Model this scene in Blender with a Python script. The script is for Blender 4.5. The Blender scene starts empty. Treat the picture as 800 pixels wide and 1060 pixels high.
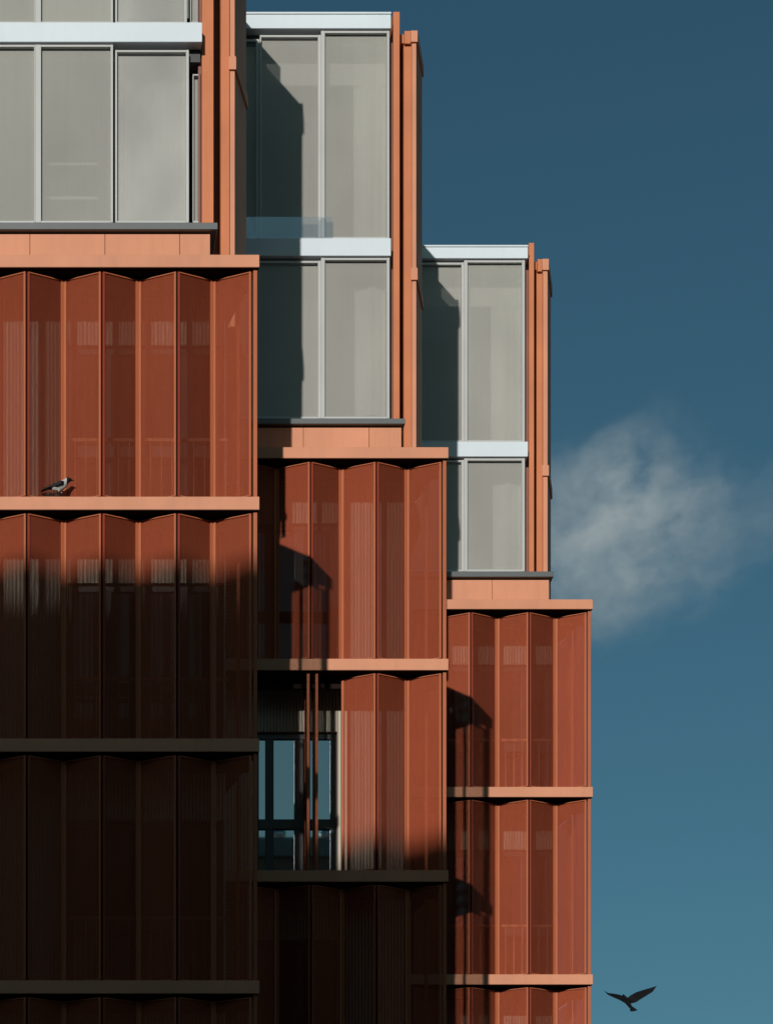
import bpy, bmesh, math, random
from mathutils import Vector, Matrix
random.seed(7)
scene = bpy.context.scene
COL = scene.collection
EYE = 1.6                      # camera height above the street
F, XV, YH = 3000.0, -50.0, 1851.0   # focal length and principal point of the photograph, in its pixels


def X(x, D): return (x - XV) * D / F
def Z(y, D): return EYE + (YH - y) * D / F


# ------------------------------------------------------------------ node helpers
def new_mat(name):
    m = bpy.data.materials.new(name)
    m.use_nodes = True
    nt = m.node_tree
    for n in list(nt.nodes):
        nt.nodes.remove(n)
    out = nt.nodes.new('ShaderNodeOutputMaterial')
    return m, nt, out


def N(nt, kind, **kw):
    n = nt.nodes.new(kind)
    for k, v in kw.items():
        setattr(n, k, v)
    return n


def setin(n, **kw):
    for k, v in kw.items():
        n.inputs[k.replace('_', ' ')].default_value = v


def link(nt, a, b): nt.links.new(a, b)


def math_node(nt, op, a, b=None):
    n = N(nt, 'ShaderNodeMath', operation=op)
    for i, v in enumerate((a, b)):
        if v is None:
            continue
        if isinstance(v, (int, float)):
            n.inputs[i].default_value = v
        else:
            link(nt, v, n.inputs[i])
    return n.outputs[0]


def mixcol(nt, fac, c1, c2):
    n = N(nt, 'ShaderNodeMix', data_type='RGBA')
    for idx, v in ((0, fac), (6, c1), (7, c2)):
        if isinstance(v, (int, float)):
            n.inputs[idx].default_value = v
        elif isinstance(v, tuple):
            n.inputs[idx].default_value = v if len(v) == 4 else (*v, 1)
        else:
            link(nt, v, n.inputs[idx])
    return n.outputs[2]


def noise(nt, vec, scale, detail=3.0, rough=0.55, stretch=None):
    if stretch:
        mp = N(nt, 'ShaderNodeMapping')
        mp.inputs['Scale'].default_value = stretch
        link(nt, vec, mp.inputs['Vector'])
        vec = mp.outputs[0]
    n = N(nt, 'ShaderNodeTexNoise')
    link(nt, vec, n.inputs['Vector'])
    n.inputs['Scale'].default_value = scale
    n.inputs['Detail'].default_value = detail
    n.inputs['Roughness'].default_value = rough
    return n.outputs[0]


def ramp(nt, fac, lo, hi):
    n = N(nt, 'ShaderNodeMapRange')
    link(nt, fac, n.inputs[0])
    n.inputs[1].default_value = lo
    n.inputs[2].default_value = hi
    return n.outputs[0]


def painted(name, col, rough=0.5, var=0.10, streak=0.10, spec=0.35, bump=0.0, per_island=False):
    """painted metal: faint cloudy variation, faint rain streaks"""
    m, nt, out = new_mat(name)
    tc = N(nt, 'ShaderNodeTexCoord')
    a = noise(nt, tc.outputs['Object'], 1.3, 4)
    b = noise(nt, tc.outputs['Object'], 1.0, 4, 0.6, (9, 9, 0.7))
    dark = tuple(c * (1 - 2 * var) for c in col)
    lite = tuple(min(1, c * (1 + var)) for c in col)
    c = mixcol(nt, ramp(nt, a, 0.3, 0.7), dark, lite)
    grey = tuple(c_ * 0.72 + 0.02 for c_ in col)
    c = mixcol(nt, math_node(nt, 'MULTIPLY', ramp(nt, b, 0.5, 0.75), streak * 4), c, grey)
    if per_island:
        g = N(nt, 'ShaderNodeNewGeometry')
        hv = N(nt, 'ShaderNodeHueSaturation')
        v = math_node(nt, 'MULTIPLY_ADD', g.outputs['Random Per Island'], 0.10)
        v.node.inputs[2].default_value = 0.95
        link(nt, v, hv.inputs['Value'])
        link(nt, c, hv.inputs['Color'])
        c = hv.outputs[0]
    p = N(nt, 'ShaderNodeBsdfPrincipled')
    link(nt, c, p.inputs['Base Color'])
    p.inputs['Roughness'].default_value = rough
    p.inputs['Specular IOR Level'].default_value = spec
    fine = noise(nt, tc.outputs['Object'], 3.0, 3)
    bp = N(nt, 'ShaderNodeBump')
    bp.inputs['Strength'].default_value = 0.25
    bp.inputs['Distance'].default_value = 0.004 + bump
    link(nt, fine, bp.inputs['Height'])
    link(nt, bp.outputs[0], p.inputs['Normal'])
    link(nt, p.outputs[0], out.inputs['Surface'])
    return m


def perforated(name, col):
    """copper painted sheet punched with small round holes"""
    m, nt, out = new_mat(name)
    tc = N(nt, 'ShaderNodeTexCoord')
    sep = N(nt, 'ShaderNodeSeparateXYZ')
    link(nt, tc.outputs['Object'], sep.inputs[0])
    p = 0.0065
    def cell(s):
        f = math_node(nt, 'FRACT', math_node(nt, 'DIVIDE', s, p))
        d = math_node(nt, 'SUBTRACT', f, 0.5)
        return math_node(nt, 'MULTIPLY', d, d)
    r2 = math_node(nt, 'ADD', cell(sep.outputs['X']), cell(sep.outputs['Z']))
    hole = math_node(nt, 'LESS_THAN', r2, 0.395 ** 2)
    v = noise(nt, tc.outputs['Object'], 2.0, 4, 0.6, (6, 6, 0.8))
    c = mixcol(nt, ramp(nt, v, 0.3, 0.7), tuple(k * 0.92 for k in col), tuple(k * 1.06 for k in col))
    oi = N(nt, 'ShaderNodeObjectInfo')
    hv = N(nt, 'ShaderNodeHueSaturation')
    vv = math_node(nt, 'MULTIPLY_ADD', oi.outputs['Random'], 0.22)
    vv.node.inputs[2].default_value = 0.89
    link(nt, vv, hv.inputs['Value'])
    link(nt, c, hv.inputs['Color'])
    c = hv.outputs[0]
    b = N(nt, 'ShaderNodeBsdfPrincipled')
    link(nt, c, b.inputs['Base Color'])
    b.inputs['Roughness'].default_value = 0.5
    b.inputs['Metallic'].default_value = 0.42
    b.inputs['Specular IOR Level'].default_value = 1.0
    b.inputs['Specular Tint'].default_value = (1.0, 0.30, 0.15, 1)
    t = N(nt, 'ShaderNodeBsdfTransparent')
    mx = N(nt, 'ShaderNodeMixShader')
    link(nt, hole, mx.inputs[0])
    link(nt, b.outputs[0], mx.inputs[1])
    link(nt, t.outputs[0], mx.inputs[2])
    link(nt, mx.outputs[0], out.inputs['Surface'])
    return m


def corrugated(name, col):
    m, nt, out = new_mat(name)
    tc = N(nt, 'ShaderNodeTexCoord')
    sep = N(nt, 'ShaderNodeSeparateXYZ')
    link(nt, tc.outputs['Object'], sep.inputs[0])
    s = math_node(nt, 'SINE', math_node(nt, 'MULTIPLY', sep.outputs['X'], 2 * math.pi / 0.047))
    groove = ramp(nt, s, -0.9, -0.3)
    c = mixcol(nt, groove, tuple(k * 0.66 for k in col), col)
    p = N(nt, 'ShaderNodeBsdfPrincipled')
    link(nt, c, p.inputs['Base Color'])
    p.inputs['Roughness'].default_value = 0.7
    bp = N(nt, 'ShaderNodeBump')
    bp.inputs['Distance'].default_value = 0.01
    link(nt, s, bp.inputs['Height'])
    link(nt, bp.outputs[0], p.inputs['Normal'])
    link(nt, p.outputs[0], out.inputs['Surface'])
    return m


def mirror_glass(name, base, tint, refl, rough=0.015, wav=0.0):
    m, nt, out = new_mat(name)
    d = N(nt, 'ShaderNodeBsdfDiffuse')
    d.inputs['Color'].default_value = (*base, 1)
    g = N(nt, 'ShaderNodeBsdfGlossy')
    g.inputs['Color'].default_value = (*tint, 1)
    g.inputs['Roughness'].default_value = rough
    mx = N(nt, 'ShaderNodeMixShader')
    mx.inputs[0].default_value = refl
    link(nt, d.outputs[0], mx.inputs[1])
    link(nt, g.outputs[0], mx.inputs[2])
    link(nt, mx.outputs[0], out.inputs['Surface'])
    return m


def clear_glass(name, refl, tint=(1, 1, 1), trans=(0.92, 0.95, 0.94)):
    m, nt, out = new_mat(name)
    t = N(nt, 'ShaderNodeBsdfTransparent')
    t.inputs['Color'].default_value = (*trans, 1)
    g = N(nt, 'ShaderNodeBsdfGlossy')
    g.inputs['Color'].default_value = (*tint, 1)
    g.inputs['Roughness'].default_value = 0.01
    mx = N(nt, 'ShaderNodeMixShader')
    mx.inputs[0].default_value = refl
    link(nt, t.outputs[0], mx.inputs[1])
    link(nt, g.outputs[0], mx.inputs[2])
    link(nt, mx.outputs[0], out.inputs['Surface'])
    return m


def fabric(name, col, open_frac, var=0.06):
    """fine woven roller screen, slightly see-through"""
    m, nt, out = new_mat(name)
    tc = N(nt, 'ShaderNodeTexCoord')
    v = noise(nt, tc.outputs['Object'], 0.9, 3, 0.5, (1.0, 1.0, 0.6))
    w = noise(nt, tc.outputs['Object'], 1.0, 2, 0.5, (60, 60, 0.5))
    c = mixcol(nt, ramp(nt, v, 0.35, 0.65), tuple(k * (1 - var) for k in col), tuple(k * (1 + var) for k in col))
    c = mixcol(nt, math_node(nt, 'MULTIPLY', ramp(nt, w, 0.4, 0.7), 0.12), c, tuple(k * 0.7 for k in col))
    oi = N(nt, 'ShaderNodeObjectInfo')
    hv = N(nt, 'ShaderNodeHueSaturation')
    vv = math_node(nt, 'MULTIPLY_ADD', oi.outputs['Random'], 0.16)
    vv.node.inputs[2].default_value = 0.92
    link(nt, vv, hv.inputs['Value'])
    link(nt, c, hv.inputs['Color'])
    d = N(nt, 'ShaderNodeBsdfDiffuse')
    link(nt, hv.outputs[0], d.inputs['Color'])
    t = N(nt, 'ShaderNodeBsdfTransparent')
    mx = N(nt, 'ShaderNodeMixShader')
    mx.inputs[0].default_value = open_frac
    link(nt, d.outputs[0], mx.inputs[1])
    link(nt, t.outputs[0], mx.inputs[2])
    link(nt, mx.outputs[0], out.inputs['Surface'])
    return m


def plain(name, col, rough=0.8, spec=0.2, emit=None):
    m, nt, out = new_mat(name)
    tc = N(nt, 'ShaderNodeTexCoord')
    a = noise(nt, tc.outputs['Object'], 3.0, 5, 0.6)
    c = mixcol(nt, ramp(nt, a, 0.3, 0.7), tuple(k * 0.85 for k in col), tuple(k * 1.12 for k in col))
    p = N(nt, 'ShaderNodeBsdfPrincipled')
    link(nt, c, p.inputs['Base Color'])
    p.inputs['Roughness'].default_value = rough
    p.inputs['Specular IOR Level'].default_value = spec
    link(nt, p.outputs[0], out.inputs['Surface'])
    return m


M = dict(
    copper=painted('copper_paint', (0.585, 0.255, 0.148), 0.55, 0.05, 0.10, spec=0.15, per_island=True),
    fin=painted('orange_copper_paint', (0.55, 0.188, 0.084), 0.55, 0.06, 0.10, spec=0.15),
    frame=painted('shutter_frame_paint', (0.40, 0.112, 0.046), 0.5, 0.05, 0.05, spec=0.18),
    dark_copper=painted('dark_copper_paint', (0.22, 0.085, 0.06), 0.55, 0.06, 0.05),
    sheet=perforated('perforated_copper_sheet', (0.285, 0.060, 0.028)),
    stile_shade=painted('deep_red_stile_shade', (0.27, 0.038, 0.016), 0.5, 0.05, 0.02),  # frame paint as it looks in shade, put into the colour
    white=painted('white_fascia_paint', (0.60, 0.66, 0.70), 0.45, 0.02, 0.03),
    alu=painted('grey_aluminium', (0.43, 0.43, 0.415), 0.35, 0.03, 0.02, spec=0.5),
    alu_dark=painted('charcoal_aluminium', (0.035, 0.037, 0.037), 0.4, 0.05, 0.02, spec=0.5),
    sill=painted('grey_zinc_sill', (0.085, 0.095, 0.095), 0.4, 0.05, 0.05, spec=0.5),
    cladding=corrugated('pale_ribbed_cladding', (0.60, 0.52, 0.41)),
    underside_shade_sheet=plain('underside_shade', (0.018, 0.011, 0.009), 0.9, 0.05),
    gap_black=plain('black_gap_shade', (0.008, 0.007, 0.006), 0.95, 0.0),  # black that paints shade into the fold gaps
    room=plain('dark_interior', (0.035, 0.035, 0.032)),
    facade_glass=mirror_glass('coated_facade_glass', (0.01, 0.012, 0.012), (0.74, 0.9, 1.0), 0.36),
    pane=clear_glass('clear_pane_glass', 0.012, trans=(0.96, 0.96, 0.955)),
    inner_glass=mirror_glass('dark_window_glass', (0.01, 0.012, 0.012), (0.8, 0.9, 0.95), 0.07),
    mid_glass=mirror_glass('tinted_window_glass', (0.01, 0.012, 0.012), (0.74, 0.9, 1.0), 0.24),
    rail_glass=clear_glass('balustrade_glass', 0.17, (0.8, 0.92, 1.0), (1, 1, 1)),
    blind=fabric('grey_screen_fabric', (0.56, 0.545, 0.50), 0.52),
    blind_pale=fabric('pale_screen_fabric', (0.60, 0.59, 0.56), 0.42, 0.14),
    curtain=fabric('white_curtain_cloth', (0.75, 0.75, 0.72), 0.0),
    concrete=plain('pale_concrete', (0.32, 0.31, 0.29)),
    brick=plain('pale_red_brick', (0.34, 0.19, 0.145)),
    asphalt=plain('asphalt', (0.05, 0.05, 0.052), 0.9),
    paving=plain('paving', (0.22, 0.21, 0.2), 0.85),
    steel=mirror_glass('polished_steel', (0.1, 0.1, 0.1), (0.8, 0.8, 0.8), 0.8, 0.08),
    crow_black=plain('black_feathers', (0.006, 0.006, 0.007), 0.6, 0.15),
    crow_grey=plain('grey_feathers', (0.40, 0.385, 0.36), 0.8),
)

# ------------------------------------------------------------------ mesh helpers
ORIGIN = Vector((0, 0, 0))


class MB:
    """collects prisms and boxes; build() links them as ONE mesh object"""
    def __init__(self):
        self.v, self.f = [], []

    def prism(self, poly, z0, z1):
        """vertical prism over a plan polygon [(x, y), ...]"""
        area = sum(poly[i][0] * poly[(i + 1) % len(poly)][1] - poly[(i + 1) % len(poly)][0] * poly[i][1] for i in range(len(poly)))
        if area < 0:
            poly = poly[::-1]
        n, b = len(poly), len(self.v)
        self.v += [(x, y, z0) for x, y in poly] + [(x, y, z1) for x, y in poly]
        self.f.append(tuple(b + i for i in reversed(range(n))))
        self.f.append(tuple(b + n + i for i in range(n)))
        for i in range(n):
            j = (i + 1) % n
            self.f.append((b + i, b + j, b + n + j, b + n + i))
        return self

    def box(self, x0, x1, y0, y1, z0, z1):
        return self.prism([(x0, y0), (x1, y0), (x1, y1), (x0, y1)], z0, z1)

    def build(self, name, mat, parent=None, bevel=0.0, origin=None):
        o0 = ORIGIN_OF.get(parent, Vector((0, 0, 0))) if origin is None else origin
        me = bpy.data.meshes.new(name)
        me.from_pydata([(Vector(p) - o0)[:] for p in self.v], [], self.f)
        me.update()
        if bevel > 0:
            bm = bmesh.new()
            bm.from_mesh(me)
            bmesh.ops.bevel(bm, geom=bm.edges[:], offset=bevel, segments=1, affect='EDGES', clamp_overlap=True)
            bm.to_mesh(me)
            bm.free()
        me.materials.append(mat)
        ob = bpy.data.objects.new(name, me)
        COL.objects.link(ob)
        if parent is not None:
            ob.parent = parent
            ORIGIN_OF[ob] = o0
        return ob


ORIGIN_OF = {None: Vector((0, 0, 0))}


def tag(o, label=None, cat=None, group=None, kind=None):
    if label: o['label'] = label
    if cat: o['category'] = cat
    if group: o['group'] = group
    if kind: o['kind'] = kind
    return o


def empty(name, loc):
    o = bpy.data.objects.new(name, None)
    o.location = loc
    COL.objects.link(o)
    ORIGIN_OF[o] = Vector(loc)
    return o


# ------------------------------------------------------------------ the stepped copper building
D1 = 35.9
DEPTH = [D1, D1 * 1.1437, D1 * 1.2903]       # front of each staggered bay
CAP = EYE + 19.0                              # top of the cap ledge, the same on every bay
STOREY = 3.0
END = [3.812, 7.037, 10.247]                  # right end of each bay's ledges
LEFT = [-1.9, 3.2, 6.4]                       # how far left each bay is built (hidden further on)
T_CAP, T_LEDGE = 0.155, 0.162
SPLAY = 0.176                                 # the bay ends lean inwards going back
PERIOD, PEAK, TROUGH = 0.931, 0.016, 0.235
WALL = 0.72

bld = empty('apartment_building', (3.0, 40.0, 0.0))
tag(bld, 'stepped apartment building with folding copper shutters below and grey glazed towers on top', 'building')

# one left-facing and one right-facing shutter leaf share one mesh: it is only turned
PL = math.hypot(PERIOD / 2, TROUGH - PEAK)
PH = STOREY - T_LEDGE - 0.055
def leaf_meshes():
    t, r = 0.019, 0.014
    out = []
    for left in (True, False):                 # left: inner fold at the start; right: outer fold at the start
        f = MB()
        if left:
            f.box(0.004, 0.042, -t, t, 0, PH)
            f.box(PL - 0.036, PL - 0.010, -t, t, 0, PH)
            a, b = 0.042, PL - 0.036
        else:
            f.box(PL - 0.042, PL - 0.004, -t, t, 0, PH)
            a, b = 0.036, PL - 0.042
        f.box(a, b, -t + 0.002, t - 0.002, 0, r)
        f.box(a, b, -t + 0.002, t - 0.002, PH - r, PH)
        fr = f.build('folding_shutter', M['frame'], bevel=0.002)
        out.append(fr.data)
        bpy.data.objects.remove(fr)
    s = MB()
    s.box(0.033, PL - 0.033, -0.0015, 0.0015, r - 0.004, PH - r + 0.004)
    sh = s.build('perforated_sheet', M['sheet'])
    out.append(sh.data)
    bpy.data.objects.remove(sh)
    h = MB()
    h.box(0.010, 0.0355, -t + 0.001, t - 0.001, 0.0, PH)  # outer stile of right-facing leaves, its shade painted as deep red
    hn = h.build('shade_stile', M['stile_shade'], bevel=0.002)
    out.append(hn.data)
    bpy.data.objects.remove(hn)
    g = MB()
    g.box(-0.013, 0.009, 0.006, 0.014, 0.003, PH - 0.003)  # dark strip added so the fold gap reads as shade
    gs = g.build('gap_shade', M['gap_black'])
    out.append(gs.data)
    bpy.data.objects.remove(gs)
    return out


LEAF_L, LEAF_R, LEAF_S, SHADE_STILE, GAP_SHADE = leaf_meshes()


def leaf(x0, y0, x1, y1, z, left, label=None):
    fr = bpy.data.objects.new('folding_shutter', LEAF_L if left else LEAF_R)
    sh = bpy.data.objects.new('perforated_sheet', LEAF_S)
    COL.objects.link(fr)
    COL.objects.link(sh)
    fr.parent = bld
    sh.parent = fr
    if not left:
        for nm, me in (('shade_stile', SHADE_STILE), ('gap_shade', GAP_SHADE)):
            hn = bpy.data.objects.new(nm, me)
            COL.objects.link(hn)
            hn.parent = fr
    o = ORIGIN_OF[bld]
    fr.location = (x0 - o.x, y0 - o.y, z - o.z)
    fr.rotation_euler = (0, 0, math.atan2(y1 - y0, x1 - x0) + math.radians(random.uniform(-0.6, 0.6)))
    if label:
        fr['label'] = label
    return fr


def splay_poly(x0, x1, y0, y1):
    return [(x0, y0), (x1, y0), (x1 - SPLAY * (y1 - y0), y1), (x0, y1)]


WINDOWS = [   # opening in the wall behind the shutters: left, right, mullions as fractions
    (1.465, 3.44), (4.345, 5.557), (8.04, 9.75)]
WALL_END = [3.46, 6.615, 9.78]
ROWS = [4, 3, 3]

for i in range(3):
    D, xe, xl = DEPTH[i], END[i], LEFT[i]
    back = D + 5.15
    # cap ledge and storey ledges, each a floor slab showing its copper edge
    MB().prism(splay_poly(xl, xe, D, back), CAP - T_CAP, CAP).build('ledge', M['copper'], bld, 0.004)
    for r in range(1, ROWS[i] + 1):
        MB().prism(splay_poly(xl, xe, D, back), CAP - STOREY * r - T_LEDGE, CAP - STOREY * r).build('ledge', M['copper'], bld, 0.004)
    for r in range(ROWS[i]):
        zt = CAP - STOREY * r - (T_CAP if r == 0 else T_LEDGE)      # soffit
        zb = CAP - STOREY * (r + 1)                                  # floor
        MB().prism(splay_poly(xl + .01, xe - 0.006, D + 0.012, D + 3.0), zt - 0.007, zt - 0.002).build('underside_shade_sheet', M['underside_shade_sheet'], bld)  # near-black sheet added to paint the shade under the ledge
        MB().box(xl + .02, xe - 0.10, D + 0.27, D + 0.31, zt - 0.16, zt - 0.008).build('added_sun_baffle', M['underside_shade_sheet'], bld)  # unseen box added to block sun slipping over the leaf tops
        # shutters
        xp = xe - 0.088                                              # last outer fold
        n = 0
        while True:
            pk = xp - n * PERIOD
            if pk - PERIOD / 2 < xl - 0.3:
                break
            tr = pk - PERIOD / 2
            opened = (i == 1 and r == 1)
            if not (opened and n >= 2):
                leaf(tr, D + TROUGH, pk, D + PEAK, zb + 0.012, True)
            if not (opened and n >= 1) and pk - PERIOD > xl - 0.3:
                leaf(pk - PERIOD, D + PEAK, tr, D + TROUGH, zb + 0.012, False)
            n += 1
        if i == 1 and r == 1:                                        # leaves folded back against each other
            for xs in (X(316.5, D + .3), X(325.3, D + .3)):
                leaf(xs, D + PEAK, xs + 0.02, D + PEAK + PL, zb + 0.012, True, 'shutter leaf folded back edge-on beside the open window')
        # end post, screen wrapping round the corner
        MB().box(xe - 0.072, xe - 0.022, D + 0.045, D + 0.105, zb + 0.002, zt - 0.002).build('shutter_post', M['frame'], bld, 0.003)
        MB().box(xe - 0.045 - SPLAY * .8 - .02, xe - 0.045 - SPLAY * .8 + .02, D + .78, D + .83, zb + .002, zt - .002).build('shutter_post', M['frame'], bld, 0.002)
        for k in ((0, 1, 2) if i == 2 else (2,)):
            s0, s1 = ((0.20, 0.66), (0.84, 1.74), (1.80, 2.56))[k]
            ax, bx = xe - 0.045 - SPLAY * s0, xe - 0.045 - SPLAY * s1
            w_ = MB()
            for (ya, yb) in ((s0, s0 + 0.05), (s1 - 0.05, s1)):
                xa = xe - 0.045 - SPLAY * ya
                xb = xe - 0.045 - SPLAY * yb
                w_.prism([(xa - .018, D + ya), (xa + .018, D + ya), (xb + .018, D + yb), (xb - .018, D + yb)], zb + 0.01, zt - 0.012)
            fr = w_.build('side_screen', M['frame'], bld)
            # its sheet is a copy of the leaf sheet, scaled to the gap
            sh = bpy.data.objects.new('perforated_sheet', LEAF_S)
            COL.objects.link(sh)
            sh.parent = fr
            o = ORIGIN_OF[bld]
            sh.location = (ax - o.x, D + s0 - o.y, zb + 0.012 - o.z)
            sh.rotation_euler = (0, 0, math.atan2(s1 - s0, bx - ax))
            sh.scale = ((s1 - s0) / PL * 1.01, 1, 1)
        # railing behind the shutters
        rl = MB()
        ry = D + 0.45
        ra, rb = max(xl, WINDOWS[i][0] - 0.1), WALL_END[i]
        rl.box(ra, rb, ry - 0.02, ry + 0.02, zb + 0.885, zb + 0.925)
        x = ra + 0.05
        while x < rb:
            rl.box(x - 0.006, x + 0.006, ry - 0.012, ry + 0.012, zb + 0.002, zb + 0.884)
            x += 0.135
        if i != 1:
            rl.build('railing', M['copper'], bld)
        # wall behind with its window
        wy = D + WALL
        wa, wb = WINDOWS[i]
        lint = zt - 0.61
        wl = MB()
        wl.box(xl, wa, wy, wy + 0.2, zb + 0.001, zt - 0.001)
        wl.box(wa, wb, wy, wy + 0.2, lint, zt - 0.001)
        if WALL_END[i] > wb + 0.01:
            wl.box(wb, WALL_END[i], wy, wy + 0.2, zb + 0.001, zt - 0.001)
        wl.build('cladding_wall', M['cladding'], bld)
        MB().box(xl, WALL_END[i] - 0.004, wy + 0.33, back, zb + 0.003, zt - 0.003).build('core_wall', M['room'], bld)
        fr = MB()
        gy = wy + 0.06
        f_ = 0.09
        fr.box(wa, wb, gy, gy + 0.08, lint - 0.09, lint - 0.001)
        fr.box(wa, wb, gy, gy + 0.08, zb + 0.002, zb + 0.06)
        nm = 3 if i == 1 else 4
        xs = [wa + (wb - wa) * q / nm for q in range(nm + 1)]
        if i == 1:
            xs = [wa, X(279.5, wy), X(310, wy), wb]
        for q, xm in enumerate(xs):
            a, b = (xm, xm + f_) if q == 0 else ((xm - f_, xm) if q == len(xs) - 1 else (xm - 0.06, xm + 0.06))
            fr.box(a, b, gy + 0.001, gy + 0.079, zb + 0.061, lint - 0.091)
        zt_ = zb + 0.84
        fr.box(wa + f_, wb - f_, gy - 0.01, gy + 0.075, zt_, zt_ + 0.14)
        win = fr.build('window', M['alu_dark'], bld, 0.003)
        for q in range(len(xs) - 1):
            # each pane sits a hair out of true, as real glass does
            a = math.radians(random.uniform(-0.12, 0.12))
            pm = MB()
            dx = (xs[q + 1] - xs[q]) * math.tan(a)
            pm.prism([(xs[q], gy + .03), (xs[q + 1], gy + .03 + dx), (xs[q + 1], gy + .045 + dx), (xs[q], gy + .045)], zb + .03, lint - .03)
            pm.build('glass_pane', M['facade_glass' if i == 1 and r == 1 else ('mid_glass' if i == 1 and r == 0 else 'inner_glass')], win)
    # plain lower storeys down to the street
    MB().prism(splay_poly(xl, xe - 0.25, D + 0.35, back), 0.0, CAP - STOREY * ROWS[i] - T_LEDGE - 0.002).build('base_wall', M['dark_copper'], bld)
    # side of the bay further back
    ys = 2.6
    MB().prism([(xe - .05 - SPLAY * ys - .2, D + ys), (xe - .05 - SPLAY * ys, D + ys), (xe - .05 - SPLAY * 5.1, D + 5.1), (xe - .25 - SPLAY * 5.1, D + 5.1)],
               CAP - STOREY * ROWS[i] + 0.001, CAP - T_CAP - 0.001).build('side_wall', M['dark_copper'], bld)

# ------------------------------------------------------------------ the glazed towers on top of the bays
GL, PAR, SILL, FIN, COLM, SIDE = 1.40, 0.67, 0.60, 1.56, 1.80, 2.60


def sliding_window(D, xa, xb, yt, yb, rec, lw, rw, blind='blind', label=None, top=4):
    d = D + GL + rec
    x0, x1, z1, z0 = X(xa, d), X(xb, d), Z(yt, d), Z(yb, d)
    k = d / F
    f = MB()
    f.box(x0, x0 + lw * k, d, d + 0.06, z0, z1)
    f.box(x1 - rw * k, x1, d, d + 0.06, z0, z1)
    f.box(x0 + lw * k, x1 - rw * k, d + 0.004, d + 0.056, z1 - top * k, z1)
    f.box(x0 + lw * k, x1 - rw * k, d + 0.004, d + 0.056, z0, z0 + 2 * k)
    w = f.build('sliding_window', M['alu'], bld, 0.002)
    if label:
        w['label'] = label
    a, b, c, e = x0 + lw * k, x1 - rw * k, z0 + 2 * k, z1 - top * k
    MB().box(a, b, d + 0.018, d + 0.026, c, e).build('glass_pane', M['pane'], w)
    MB().box(a - .004, b + .004, d + 0.062, d + 0.065, c - .02, e + .01).build('roller_blind', M[blind], w)
    return w


TOW = [
    dict(x0=-110, roof=(-240, -223, 209), slab=(24, 44.2, 209), sill=(230, 237, 225.3), par=(240, 262.7, 217.7), joints=(31, 108.7, 186, -46.5),
         up=[(-70, 36.3, -220, 23.5, 0, 5, 1, 'blind'), (36.5, 117, -220, 23.5, 0, 6, 2.5, 'blind'), (119.3, 193.5, -215, 23.5, .04, 2, 3, 'blind_pale'), (197, 206.5, -210, 23.5, .2, 1, 1, 'blind_pale')],
         lo=[(-70, 36.3, 45.5, 230, 0, 5, 1, 'blind'), (36.5, 117, 45.5, 230, 0, 6, 2.5, 'blind'), (119.3, 195.5, 51, 230, .04, 2, 3, 'blind_pale'), (199.5, 208, 76, 230, .2, 1, 1, 'blind')],
         fin=(209, 221), col=(228.5, 237.5), strip=(238, 242.8), side=256, top=-240, ctop=-227, ledges=[(-227, -214), (60.5, 74)], bal=None, curtains=[(46, 101, 168, 170.5), (46, 101, 203, 206), (119, 192, 50, 228), (119, 192, -200, 20), (-60, 30, -200, -20)]),
    dict(x0=205, roof=(13.5, 30, 404.3), slab=(247.3, 265.5, 404.3), sill=(433, 438.5, 419.4), par=(440, 463.6, 415.6), joints=(314, 382, 246),
         up=[(205, 268.5, 40, 246.8, .09, 4, 3.5, 'blind'), (269, 332, 35.5, 246.8, .04, 1.5, 3, 'blind'), (332.3, 403, 31.2, 246.8, 0, 4, 2.5, 'blind')],
         lo=[(205, 332, 269.5, 433, .04, 4, 3, 'blind'), (332.3, 403.2, 266.5, 433, 0, 4, 3, 'blind')],
         fin=(407, 413.6), col=(418, 426), strip=(426.2, 430.6), side=438, top=11.6, ctop=33.5, ledges=[(33.5, 45.2), (279, 291.5)], bal=(240, 344, 224, 247), curtains=[(240, 400, 38, 88), (366, 402, 88, 246), (367, 402, 296, 430)]),
    dict(x0=405, roof=(254.6, 268, 546), slab=(457.9, 473.3, 546), sill=(591.5, 597, 573), par=(598.2, 620.5, 568.4), joints=(509.5, 449),
         up=[(405, 480, 271.3, 457.5, .04, 4, 2.5, 'blind'), (480.4, 543.2, 269, 457.5, 0, 3.5, 3, 'blind')],
         lo=[(405, 480, 476, 591.5, .04, 4, 2.5, 'blind'), (480.4, 543.2, 474.3, 591.5, 0, 3.5, 3, 'blind')],
         fin=(547.5, 552.7), col=(555.5, 561.5), strip=(561.8, 566.5), side=571.3, top=251, ctop=269.5, ledges=[(269.5, 281), (483, 494)], bal=None, curtains=[(440, 540, 292, 317), (508, 540, 317, 456), (510, 540, 496, 590)]),
]
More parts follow.
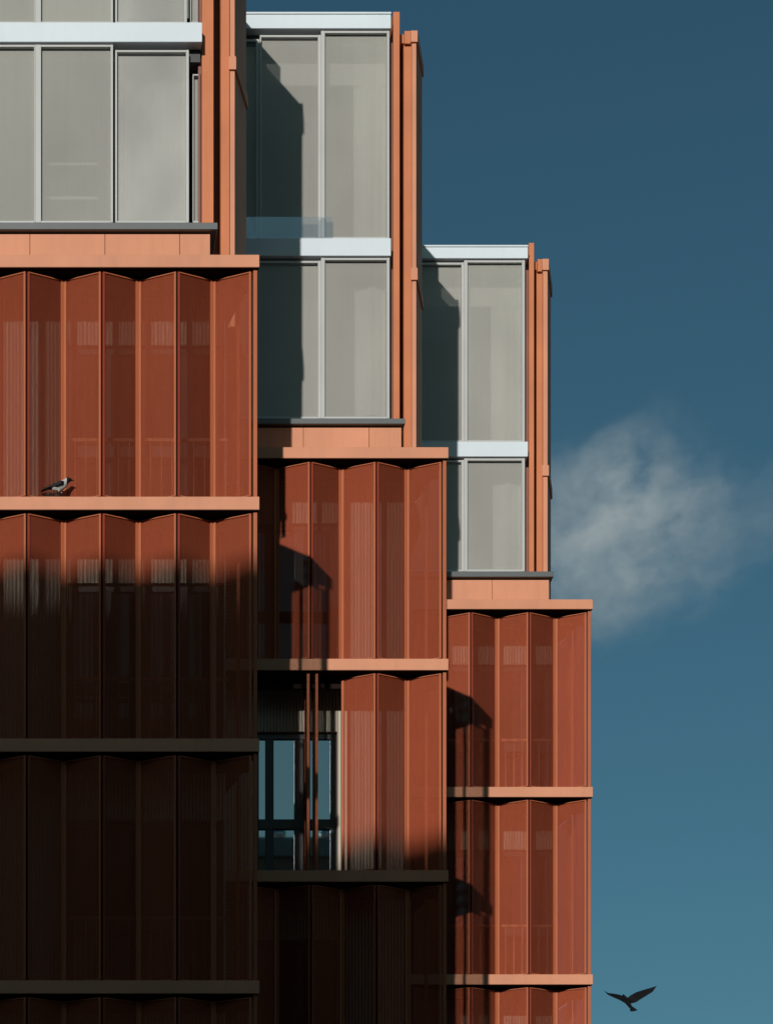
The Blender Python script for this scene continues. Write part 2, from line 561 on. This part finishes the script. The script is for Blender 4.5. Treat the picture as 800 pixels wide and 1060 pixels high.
for i, t in enumerate(TOW):
    D = DEPTH[i]
    g = D + GL
    back = D + 5.0
    xl = X(t['x0'], g)
    xr = X(t['roof'][2], g)
    # white roof edge and white floor edge
    for key, nm in (('roof', 'roof'), ('slab', 'floor_slab')):
        ya, yb, xe = t[key]
        m = MB()
        zt, zb = Z(ya, g), Z(yb, g)
        m.box(xl, X(xe, g), g - 0.03, back, zb, zt - (0.03 if key == 'roof' else 0))
        if key == 'roof':
            m.box(xl, X(xe, g) + 0.004, g - 0.045, back - .01, zt - 0.0295, zt)
        m.build(nm, M['white'], bld, 0.004)
        # dark recessed track under it
        MB().box(xl, X(xe, g) - 0.01, g + 0.14, g + 0.34, zb - 0.16, zb - 0.002).build('window_track', M['alu_dark'], bld)
    for grp in ('up', 'lo'):
        for (xa, xb, yt, yb, rec, lw, rw, bl) in t[grp]:
            sliding_window(D, xa, xb, yt, yb, rec, lw, rw, bl, top=1.5 if rec > 0.15 else 2.2)
    # sill, parapet panels with open joints
    sy = D + SILL
    MB().box(xl, X(t['sill'][2], sy), sy, g + 0.25, Z(t['sill'][1], sy), Z(t['sill'][0], sy)).build('sill', M['sill'], bld, 0.004)
    py = D + PAR
    pm = MB()
    edges = sorted([X(j, py) for j in t['joints']])
    stops = [xl] + [e for e in edges if e > xl] + [X(t['par'][2], py)]
    for a, b in zip(stops[:-1], stops[1:]):
        pm.box(a + 0.003, b - 0.003, py, py + 0.05, CAP + 0.002, Z(t['sill'][1], sy) - 0.004 - 0.02)
    pm.build('parapet', M['copper'], bld, 0.003)
    MB().box(xl, X(t['par'][2], py) - 0.03, py + 0.055, g - 0.1, CAP + 0.001, Z(t['sill'][1], sy) - 0.03).build('parapet_backing', M['alu_dark'], bld)
    # fin, column with splayed side, ledges round its corner
    fy, cy, sd = D + FIN, D + COLM, D + SIDE
    MB().box(X(t['fin'][0], fy), X(t['fin'][1], fy), fy, cy + 0.3, CAP + 0.2, Z(t['top'], fy)).build('fin', M['fin'], bld, 0.003)
    zc = Z(t['ctop'], cy)
    xa, xb = X(t['col'][0], cy), X(t['col'][1], cy)
    xs0, xs1, xsb = X(t['strip'][0], cy - .02), X(t['strip'][1], cy - .02), X(t['side'] - 1.0, sd)
    col = MB().prism([(xa, cy), (xb, cy), (xb + (xsb - xs1) - .01, sd), (xa, sd)], CAP + 0.001, zc - 0.01).build('column', M['fin'], bld, 0.003)
    MB().prism([(xs0, cy - 0.03), (xs1, cy - 0.03), (xsb, sd + .02), (xsb - 0.05, sd + .02)], CAP + 0.001, zc - 0.10).build('side_shutter', M['copper'], bld)
    for (ya, yb) in t['ledges']:
        za, zb_ = Z(ya, cy), Z(yb, cy)
        pr = 0.028
        MB().prism([(xs0 - 0.02, cy - 0.06), (xs1 + pr * .6, cy - 0.06), (xsb + pr, sd + 0.03), (xsb - 0.08, sd + 0.03)], zb_, za).build('side_ledge', M['copper'], col, 0.003)
    if t['ledges'][0][0] == t['ctop']:
        z1, z0 = Z(t['ledges'][0][0], cy), Z(t['ledges'][0][1], cy)
        MB().box(xa + .001, xs0 - 0.021, cy - 0.05, cy + 0.2, z0 - 0.02, z1).build('column_cap', M['fin'], col, 0.003)
    fx1 = X(t['fin'][1], fy)
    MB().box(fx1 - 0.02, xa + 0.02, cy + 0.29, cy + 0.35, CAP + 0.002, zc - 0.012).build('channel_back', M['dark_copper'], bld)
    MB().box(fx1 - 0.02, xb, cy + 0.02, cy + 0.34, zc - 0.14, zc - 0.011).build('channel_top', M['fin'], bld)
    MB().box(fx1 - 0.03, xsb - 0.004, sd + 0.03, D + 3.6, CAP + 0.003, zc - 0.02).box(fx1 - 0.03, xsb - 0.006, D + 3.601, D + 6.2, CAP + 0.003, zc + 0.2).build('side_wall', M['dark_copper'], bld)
    # light curtains and bulkheads in the rooms, dimly seen through the screens
    for (xc0, xc1, yc0, yc1) in t['curtains']:
        dcu = g + 0.42
        m = MB()
        x = X(xc0, dcu)
        q = 0
        if yc1 - yc0 < 60:                               # a flat bulkhead or cabinet, not cloth
            m.box(x, X(xc1, dcu), dcu, dcu + .03, Z(yc1, dcu), Z(yc0, dcu)).build('bulkhead', M['curtain'], bld)
            continue
        while x < X(xc1, dcu):
            off = 0.03 * math.sin(q * 1.1) + 0.015 * math.sin(q * 2.7)
            off2 = 0.03 * math.sin((q + 1) * 1.1) + 0.015 * math.sin((q + 1) * 2.7)
            m.prism([(x, dcu + off), (x + .06, dcu + off2), (x + .06, dcu + off2 + .004), (x, dcu + off + .004)], Z(yc1, dcu), Z(yc0, dcu))
            x += .06
            q += 1
        m.build('curtain', M['curtain'], bld)
    if t['bal']:
        q0, q1, r0, r1 = t['bal']
        dg = g - 0.028
        MB().box(X(q0, dg), X(q1, dg), dg, dg + .012, Z(r1, dg), Z(r0, dg)).build('glass_balustrade', M['rail_glass'], bld)
    # room shell behind the glass
    rm = MB()
    zlo, zhi = CAP + 0.003, Z(t['roof'][1], g) - 0.003
    rm.box(xl + .01, X(t['fin'][0], fy) + 0.02, D + 4.2, D + 4.9, zlo, zhi)
    rm.box(X(t['fin'][0], fy) + 0.002, X(t['fin'][1], fy) - 0.004, cy + 0.31, D + 4.19, zlo, zhi)
    rm.box(xl + .01, X(t['fin'][0], fy), g + 0.36, D + 4.19, Z(t['slab'][1], g) - .16, Z(t['slab'][1], g) - 0.003)
    rm.build('room_wall', M['room'], bld)
    # dark reveal between glass and fin
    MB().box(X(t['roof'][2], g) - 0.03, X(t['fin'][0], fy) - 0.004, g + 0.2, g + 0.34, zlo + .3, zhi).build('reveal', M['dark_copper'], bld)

# ------------------------------------------------------------------ street and the block across it
def plane_mesh(name, x0, x1, y0, y1, z, mat):
    me = bpy.data.meshes.new(name)
    me.from_pydata([(x0, y0, z), (x1, y0, z), (x1, y1, z), (x0, y1, z)], [], [(0, 1, 2, 3)])
    me.materials.append(mat)
    o = bpy.data.objects.new(name, me)
    COL.objects.link(o)
    return o


tag(plane_mesh('ground', -1500, 1500, -1500, 2500, -0.12, M['paving']), kind='structure')
tag(plane_mesh('road', -300, 300, -3, 18, -0.116, M['asphalt']), kind='structure')
pv = MB().box(-120, 120, 18, 34, -0.12, 0).build('pavement', M['paving'])
tag(pv, kind='structure')

opp = empty('facing_building', (-12, -14, 0))
tag(opp, 'tall brown brick block across the street, opposite the copper building', 'building')
OZ = 31.95
MB().box(-55, 32, -22, -9, -0.1, OZ - 0.6).build('wall', M['brick'], opp)
MB().box(-55.2, 32.2, -22.2, -8.8, OZ - 0.598, OZ).build('roof', M['concrete'], opp)
wm = MB()
for zz in range(9):
    for xx in range(17):
        fx = -52 + xx * 5.0
        wm.box(fx, fx + 2.4, -8.99, -8.96, 1.2 + zz * 3.3, 3.1 + zz * 3.3)
tag(wm.build('window_panes', M['facade_glass'], opp), kind='stuff')

for vx in (10.4, 11.95):  # unseen polished balls added to put glints in the window reflections
    bm = bmesh.new()
    bmesh.ops.create_uvsphere(bm, u_segments=24, v_segments=14, radius=0.24)
    bmesh.ops.create_cone(bm, cap_ends=True, segments=16, radius1=0.1, radius2=0.1, depth=0.4, matrix=Matrix.Translation((0, 0, -0.3)))
    for f in bm.faces:
        f.smooth = True
    me = bpy.data.meshes.new('glint_ball')
    bm.to_mesh(me)
    bm.free()
    me.materials.append(M['steel'])
    o = bpy.data.objects.new('glint_ball', me)
    o.parent = opp
    o.location = (vx + 12, -10.0 + 14, OZ + 0.48)
    COL.objects.link(o)

# ------------------------------------------------------------------ birds
def tube(vs, fs, pts, n=10, squash=1.0):
    """loft: pts = [(centre, radius)], closed at both ends"""
    rings = []
    for q, (c, r) in enumerate(pts):
        c = Vector(c)
        a = Vector(pts[max(0, q - 1)][0])
        b = Vector(pts[min(len(pts) - 1, q + 1)][0])
        d = (b - a).normalized()
        u = d.cross(Vector((0, 1, 0.01))).normalized()
        w = d.cross(u).normalized()
        base = len(vs)
        for k in range(n):
            an = 2 * math.pi * k / n
            vs.append(c + u * math.cos(an) * r + w * math.sin(an) * r * squash)
        rings.append(base)
    for q in range(len(rings) - 1):
        for k in range(n):
            a, b = rings[q] + k, rings[q] + (k + 1) % n
            c, e = rings[q + 1] + (k + 1) % n, rings[q + 1] + k
            fs.append((a, b, c, e))
    fs.append(tuple(rings[0] + k for k in reversed(range(n))))
    fs.append(tuple(rings[-1] + k for k in range(n)))


def slab(vs, fs, poly, offset):
    """thin plate: 3-D polygon thickened along offset"""
    n, b = len(poly), len(vs)
    o = Vector(offset)
    vs += [Vector(p) - o for p in poly] + [Vector(p) + o for p in poly]
    fs.append(tuple(b + k for k in reversed(range(n))))
    fs.append(tuple(b + n + k for k in range(n)))
    for k in range(n):
        j = (k + 1) % n
        fs.append((b + k, b + j, b + n + j, b + n + k))


def fuse(name, vs, fs, voxel, mats, pick, loc):
    me = bpy.data.meshes.new(name + '_raw')
    me.from_pydata([v[:] for v in vs], [], fs)
    bm = bmesh.new()
    bm.from_mesh(me)
    bmesh.ops.recalc_face_normals(bm, faces=bm.faces[:])
    bmesh.ops.triangulate(bm, faces=bm.faces[:])
    bm.to_mesh(me)
    bm.free()
    tmp = bpy.data.objects.new(name + '_raw', me)
    COL.objects.link(tmp)
    md = tmp.modifiers.new('fuse', 'REMESH')
    md.mode = 'VOXEL'
    md.voxel_size = voxel
    md.use_smooth_shade = True
    sm = tmp.modifiers.new('smooth', 'SMOOTH')
    sm.factor = 0.5
    sm.iterations = 2
    dg = bpy.context.evaluated_depsgraph_get()
    new = bpy.data.meshes.new_from_object(tmp.evaluated_get(dg))
    bpy.data.objects.remove(tmp)
    new.name = name
    new.materials.clear()
    for m in mats:
        new.materials.append(m)
    for p in new.polygons:
        p.material_index = pick(p.center)
        p.use_smooth = True
    o = bpy.data.objects.new(name, new)
    o.location = loc
    COL.objects.link(o)
    return o


# hooded crow standing on the ledge, facing right
vs, fs = [], []
tube(vs, fs, [((-.100, 0, .105), .012), ((-.075, 0, .105), .038), ((-.035, 0, .108), .056), ((.010, 0, .118), .062), ((.050, 0, .140), .056),
              ((.080, 0, .168), .042), ((.100, 0, .188), .035), ((.122, 0, .199), .034), ((.142, 0, .199), .024), ((.156, 0, .197), .012),
              ((.176, 0, .192), .008), ((.196, 0, .184), .003)], 12, 0.85)
for s in (-1, 1):                                        # folded wings
    slab(vs, fs, [(.062, s * .044, .165), (.02, s * .052, .168), (-.05, s * .046, .140), (-.12, s * .026, .112), (-.185, s * .012, .092),
                  (-.19, s * .010, .084), (-.12, s * .030, .090), (-.04, s * .050, .100), (.03, s * .054, .122)], (0, .007, 0))
    lx = 0.012 if s < 0 else 0.045
    tube(vs, fs, [((lx - .02, s * .022, .085), .018), ((lx - .008, s * .024, .045), .009), ((lx, s * .024, -.022), .0058)], 8)
    for dx, dy in ((.030, 0), (.024, .014), (.024, -.014), (-.020, 0)):
        tube(vs, fs, [((lx, s * .024, -.024), .0055), ((lx + dx, s * .024 + dy, -.025), .0045)], 6)
slab(vs, fs, [(-.08, -.022, .108), (-.08, .022, .108), (-.215, .030, .062), (-.222, .0, .058), (-.215, -.030, .062)], (.002, 0, .006))


def crow_pick(c):
    if c.x > 0.098: return 0                             # head
    if c.x < -0.085: return 0                            # tail, wing tips
    if c.z < 0.046: return 0                             # legs
    if abs(c.y) > 0.041 and c.z > 0.088 + 0.35 * max(0, c.x): return 0   # wing
    return 1


cx, cyy = X(60.8, D1 + 0.05), D1 + 0.05
crow = fuse('crow', vs, fs, 0.0042, [M['crow_black'], M['crow_grey']], crow_pick, (cx, cyy, CAP - STOREY + 0.0295))
tag(crow, 'grey and black crow standing on the copper ledge in front of the shutters', 'bird')

# dark bird in flight by the lower right corner
DB = 50.0
def bp(px, py, dy=0.0):
    return Vector((X(610 + px * .1125, DB + dy) - X(650, DB), dy, Z(1000 + py * .1125, DB + dy) - Z(1036, DB)))
vs, fs = [], []
tube(vs, fs, [(bp(306, 268, .20), .010), (bp(314, 281, .16), .026), (bp(322, 292, .12), .030), (bp(338, 315, .06), .042), (bp(354, 340, 0), .044),
              (bp(370, 368, -.07), .032), (bp(385, 392, -.13), .020), (bp(398, 408, -.17), .012)], 12)
slab(vs, fs, [bp(318, 290, .10), bp(285, 270, .10), bp(240, 260, .12), bp(170, 252, .10), bp(132, 228, .08), bp(168, 268, .06), bp(190, 280, .04), bp(235, 300, .02),
              bp(285, 322, .0), bp(335, 352, -.02)], (0, .010, .004))
slab(vs, fs, [bp(345, 300, .10), bp(385, 270, .10), bp(430, 245, .12), bp(490, 226, .12), bp(560, 206, .10), bp(622, 186, .08), bp(596, 222, .06), bp(585, 240, .05), bp(530, 275, .03), bp(480, 305, .02),
              bp(430, 338, .0), bp(395, 348, -.01), bp(362, 345, -.02)], (0, .010, .004))
slab(vs, fs, [bp(365, 360, -.06), bp(385, 368, -.08), bp(447, 411, -.20), bp(420, 420, -.20), bp(400, 424, -.20), bp(374, 422, -.20)], (0, .007, .003))
fb = fuse('crow', vs, fs, 0.007, [M['crow_black']], lambda c: 0, (X(650, DB), DB, Z(1036, DB)))
tag(fb, 'dark bird flying with raised outspread wings in the blue sky beside the building', 'bird')

# ------------------------------------------------------------------ cloud: a real wisp of vapour far behind the building
CD = 1500.0
cm, nt, out = new_mat('cloud_vapour')
tc = N(nt, 'ShaderNodeTexCoord')
ln = N(nt, 'ShaderNodeVectorMath', operation='LENGTH')
warp = N(nt, 'ShaderNodeTexNoise')
link(nt, tc.outputs['Object'], warp.inputs['Vector'])
warp.inputs['Scale'].default_value = 1.6
warp.inputs['Detail'].default_value = 6
warp.inputs['Roughness'].default_value = 0.62
wv = N(nt, 'ShaderNodeVectorMath', operation='MULTIPLY_ADD')
link(nt, warp.outputs['Color'], wv.inputs[0])
wv.inputs[1].default_value = (1.3, 1.3, 1.3)
wv.inputs[2].default_value = (-0.65, -0.65, -0.65)
ad = N(nt, 'ShaderNodeVectorMath', operation='ADD')
link(nt, tc.outputs['Object'], ad.inputs[0])
link(nt, wv.outputs[0], ad.inputs[1])
sh_ = N(nt, 'ShaderNodeVectorMath', operation='ADD')
sh_.inputs[1].default_value = (0.14, 0, -0.06)
link(nt, ad.outputs[0], sh_.inputs[0])
link(nt, sh_.outputs[0], ln.inputs[0])
body = ramp(nt, ln.outputs['Value'], 0.86, 0.0)
body = math_node(nt, 'POWER', body, 1.8)
tr_ = N(nt, 'ShaderNodeVectorMath', operation='MULTIPLY_ADD')
link(nt, ad.outputs[0], tr_.inputs[0])
tr_.inputs[1].default_value = (1.0, 1.0, 2.4)
tr_.inputs[2].default_value = (-0.85, 0, 0.1)
tl = N(nt, 'ShaderNodeVectorMath', operation='LENGTH')
link(nt, tr_.outputs[0], tl.inputs[0])
trail = math_node(nt, 'MULTIPLY', ramp(nt, tl.outputs['Value'], 0.75, 0.0), 0.16)
body = math_node(nt, 'MAXIMUM', body, trail)
fine = N(nt, 'ShaderNodeTexNoise')
link(nt, ad.outputs[0], fine.inputs['Vector'])
fine.inputs['Scale'].default_value = 3.2
fine.inputs['Detail'].default_value = 7
fine.inputs['Roughness'].default_value = 0.6
den = math_node(nt, 'MULTIPLY', body, ramp(nt, fine.outputs[0], 0.40, 0.70))
den = math_node(nt, 'MULTIPLY', den, 0.088)
pvn = N(nt, 'ShaderNodeVolumePrincipled')
pvn.inputs['Color'].default_value = (0.93, 0.965, 1, 1)
pvn.inputs['Anisotropy'].default_value = 0.0
link(nt, den, pvn.inputs['Density'])
link(nt, pvn.outputs[0], out.inputs['Volume'])
bm = bmesh.new()
bmesh.ops.create_icosphere(bm, subdivisions=3, radius=1.7)
me = bpy.data.meshes.new('cloud')
bm.to_mesh(me)
bm.free()
me.materials.append(cm)
cl = bpy.data.objects.new('cloud', me)
cl.location = (X(672, CD), CD, Z(548, CD))
cl.scale = (100, 55, 74)
cl.rotation_euler = (0, math.radians(-12), 0)
COL.objects.link(cl)
tag(cl, 'small thin wispy white cloud in the blue sky right of the building', 'cloud')

# ------------------------------------------------------------------ sun, sky, camera
SUN_DIR = Vector((0.301, 1.0, -0.338)).normalized()      # the way the light travels
el = math.asin(-SUN_DIR.z)
az = math.atan2(-SUN_DIR.x, -SUN_DIR.y)
sl = bpy.data.lights.new('sun', 'SUN')
sl.energy = 3.5
sl.angle = math.radians(0.5)
sl.color = (1.0, 0.965, 0.92)
so = bpy.data.objects.new('sun', sl)
so.rotation_euler = SUN_DIR.to_track_quat('-Z', 'Y').to_euler()
so.location = (-20, -40, 60)
COL.objects.link(so)

w = bpy.data.worlds.new('World')
scene.world = w
w.use_nodes = True
nt = w.node_tree
bg = nt.nodes['Background']
sky = N(nt, 'ShaderNodeTexSky')
sky.sky_type = 'NISHITA'
sky.sun_disc = False
sky.sun_elevation = el
sky.sun_rotation = az
sky.altitude = 0
sky.air_density = 1.0
sky.dust_density = 0.8
sky.ozone_density = 2.0
k1 = N(nt, 'ShaderNodeVectorMath', operation='SCALE')
k1.inputs['Scale'].default_value = 0.08
link(nt, sky.outputs[0], k1.inputs[0])
gm = N(nt, 'ShaderNodeGamma')
gm.inputs[1].default_value = 1.2
link(nt, k1.outputs[0], gm.inputs[0])
k2 = N(nt, 'ShaderNodeVectorMath', operation='MULTIPLY')
k2.inputs[1].default_value = (0.485 / 0.08, 0.75 / 0.08, 0.645 / 0.08)
link(nt, gm.outputs[0], k2.inputs[0])
link(nt, k2.outputs[0], bg.inputs['Color'])
bg.inputs['Strength'].default_value = 0.08

cam = bpy.data.cameras.new('camera')
co = bpy.data.objects.new('camera', cam)
co.location = (0, 0, EYE)
co.rotation_euler = (math.radians(90), 0, 0)
cam.sensor_fit = 'HORIZONTAL'
cam.sensor_width = 36
cam.lens = F * 36 / 800
cam.shift_x = (400 - XV) / 800
cam.shift_y = (YH - 530) / 800
cam.clip_end = 6000
COL.objects.link(co)
scene.camera = co

vs_ = scene.view_settings
vs_.view_transform = 'Standard'
vs_.look = 'None'
vs_.exposure = 0
vs_.gamma = 1
scene.cycles.volume_step_rate = 1.0
scene.cycles.volume_bounces = 4
scene.cycles.transparent_max_bounces = 24
scene.cycles.max_bounces = 10
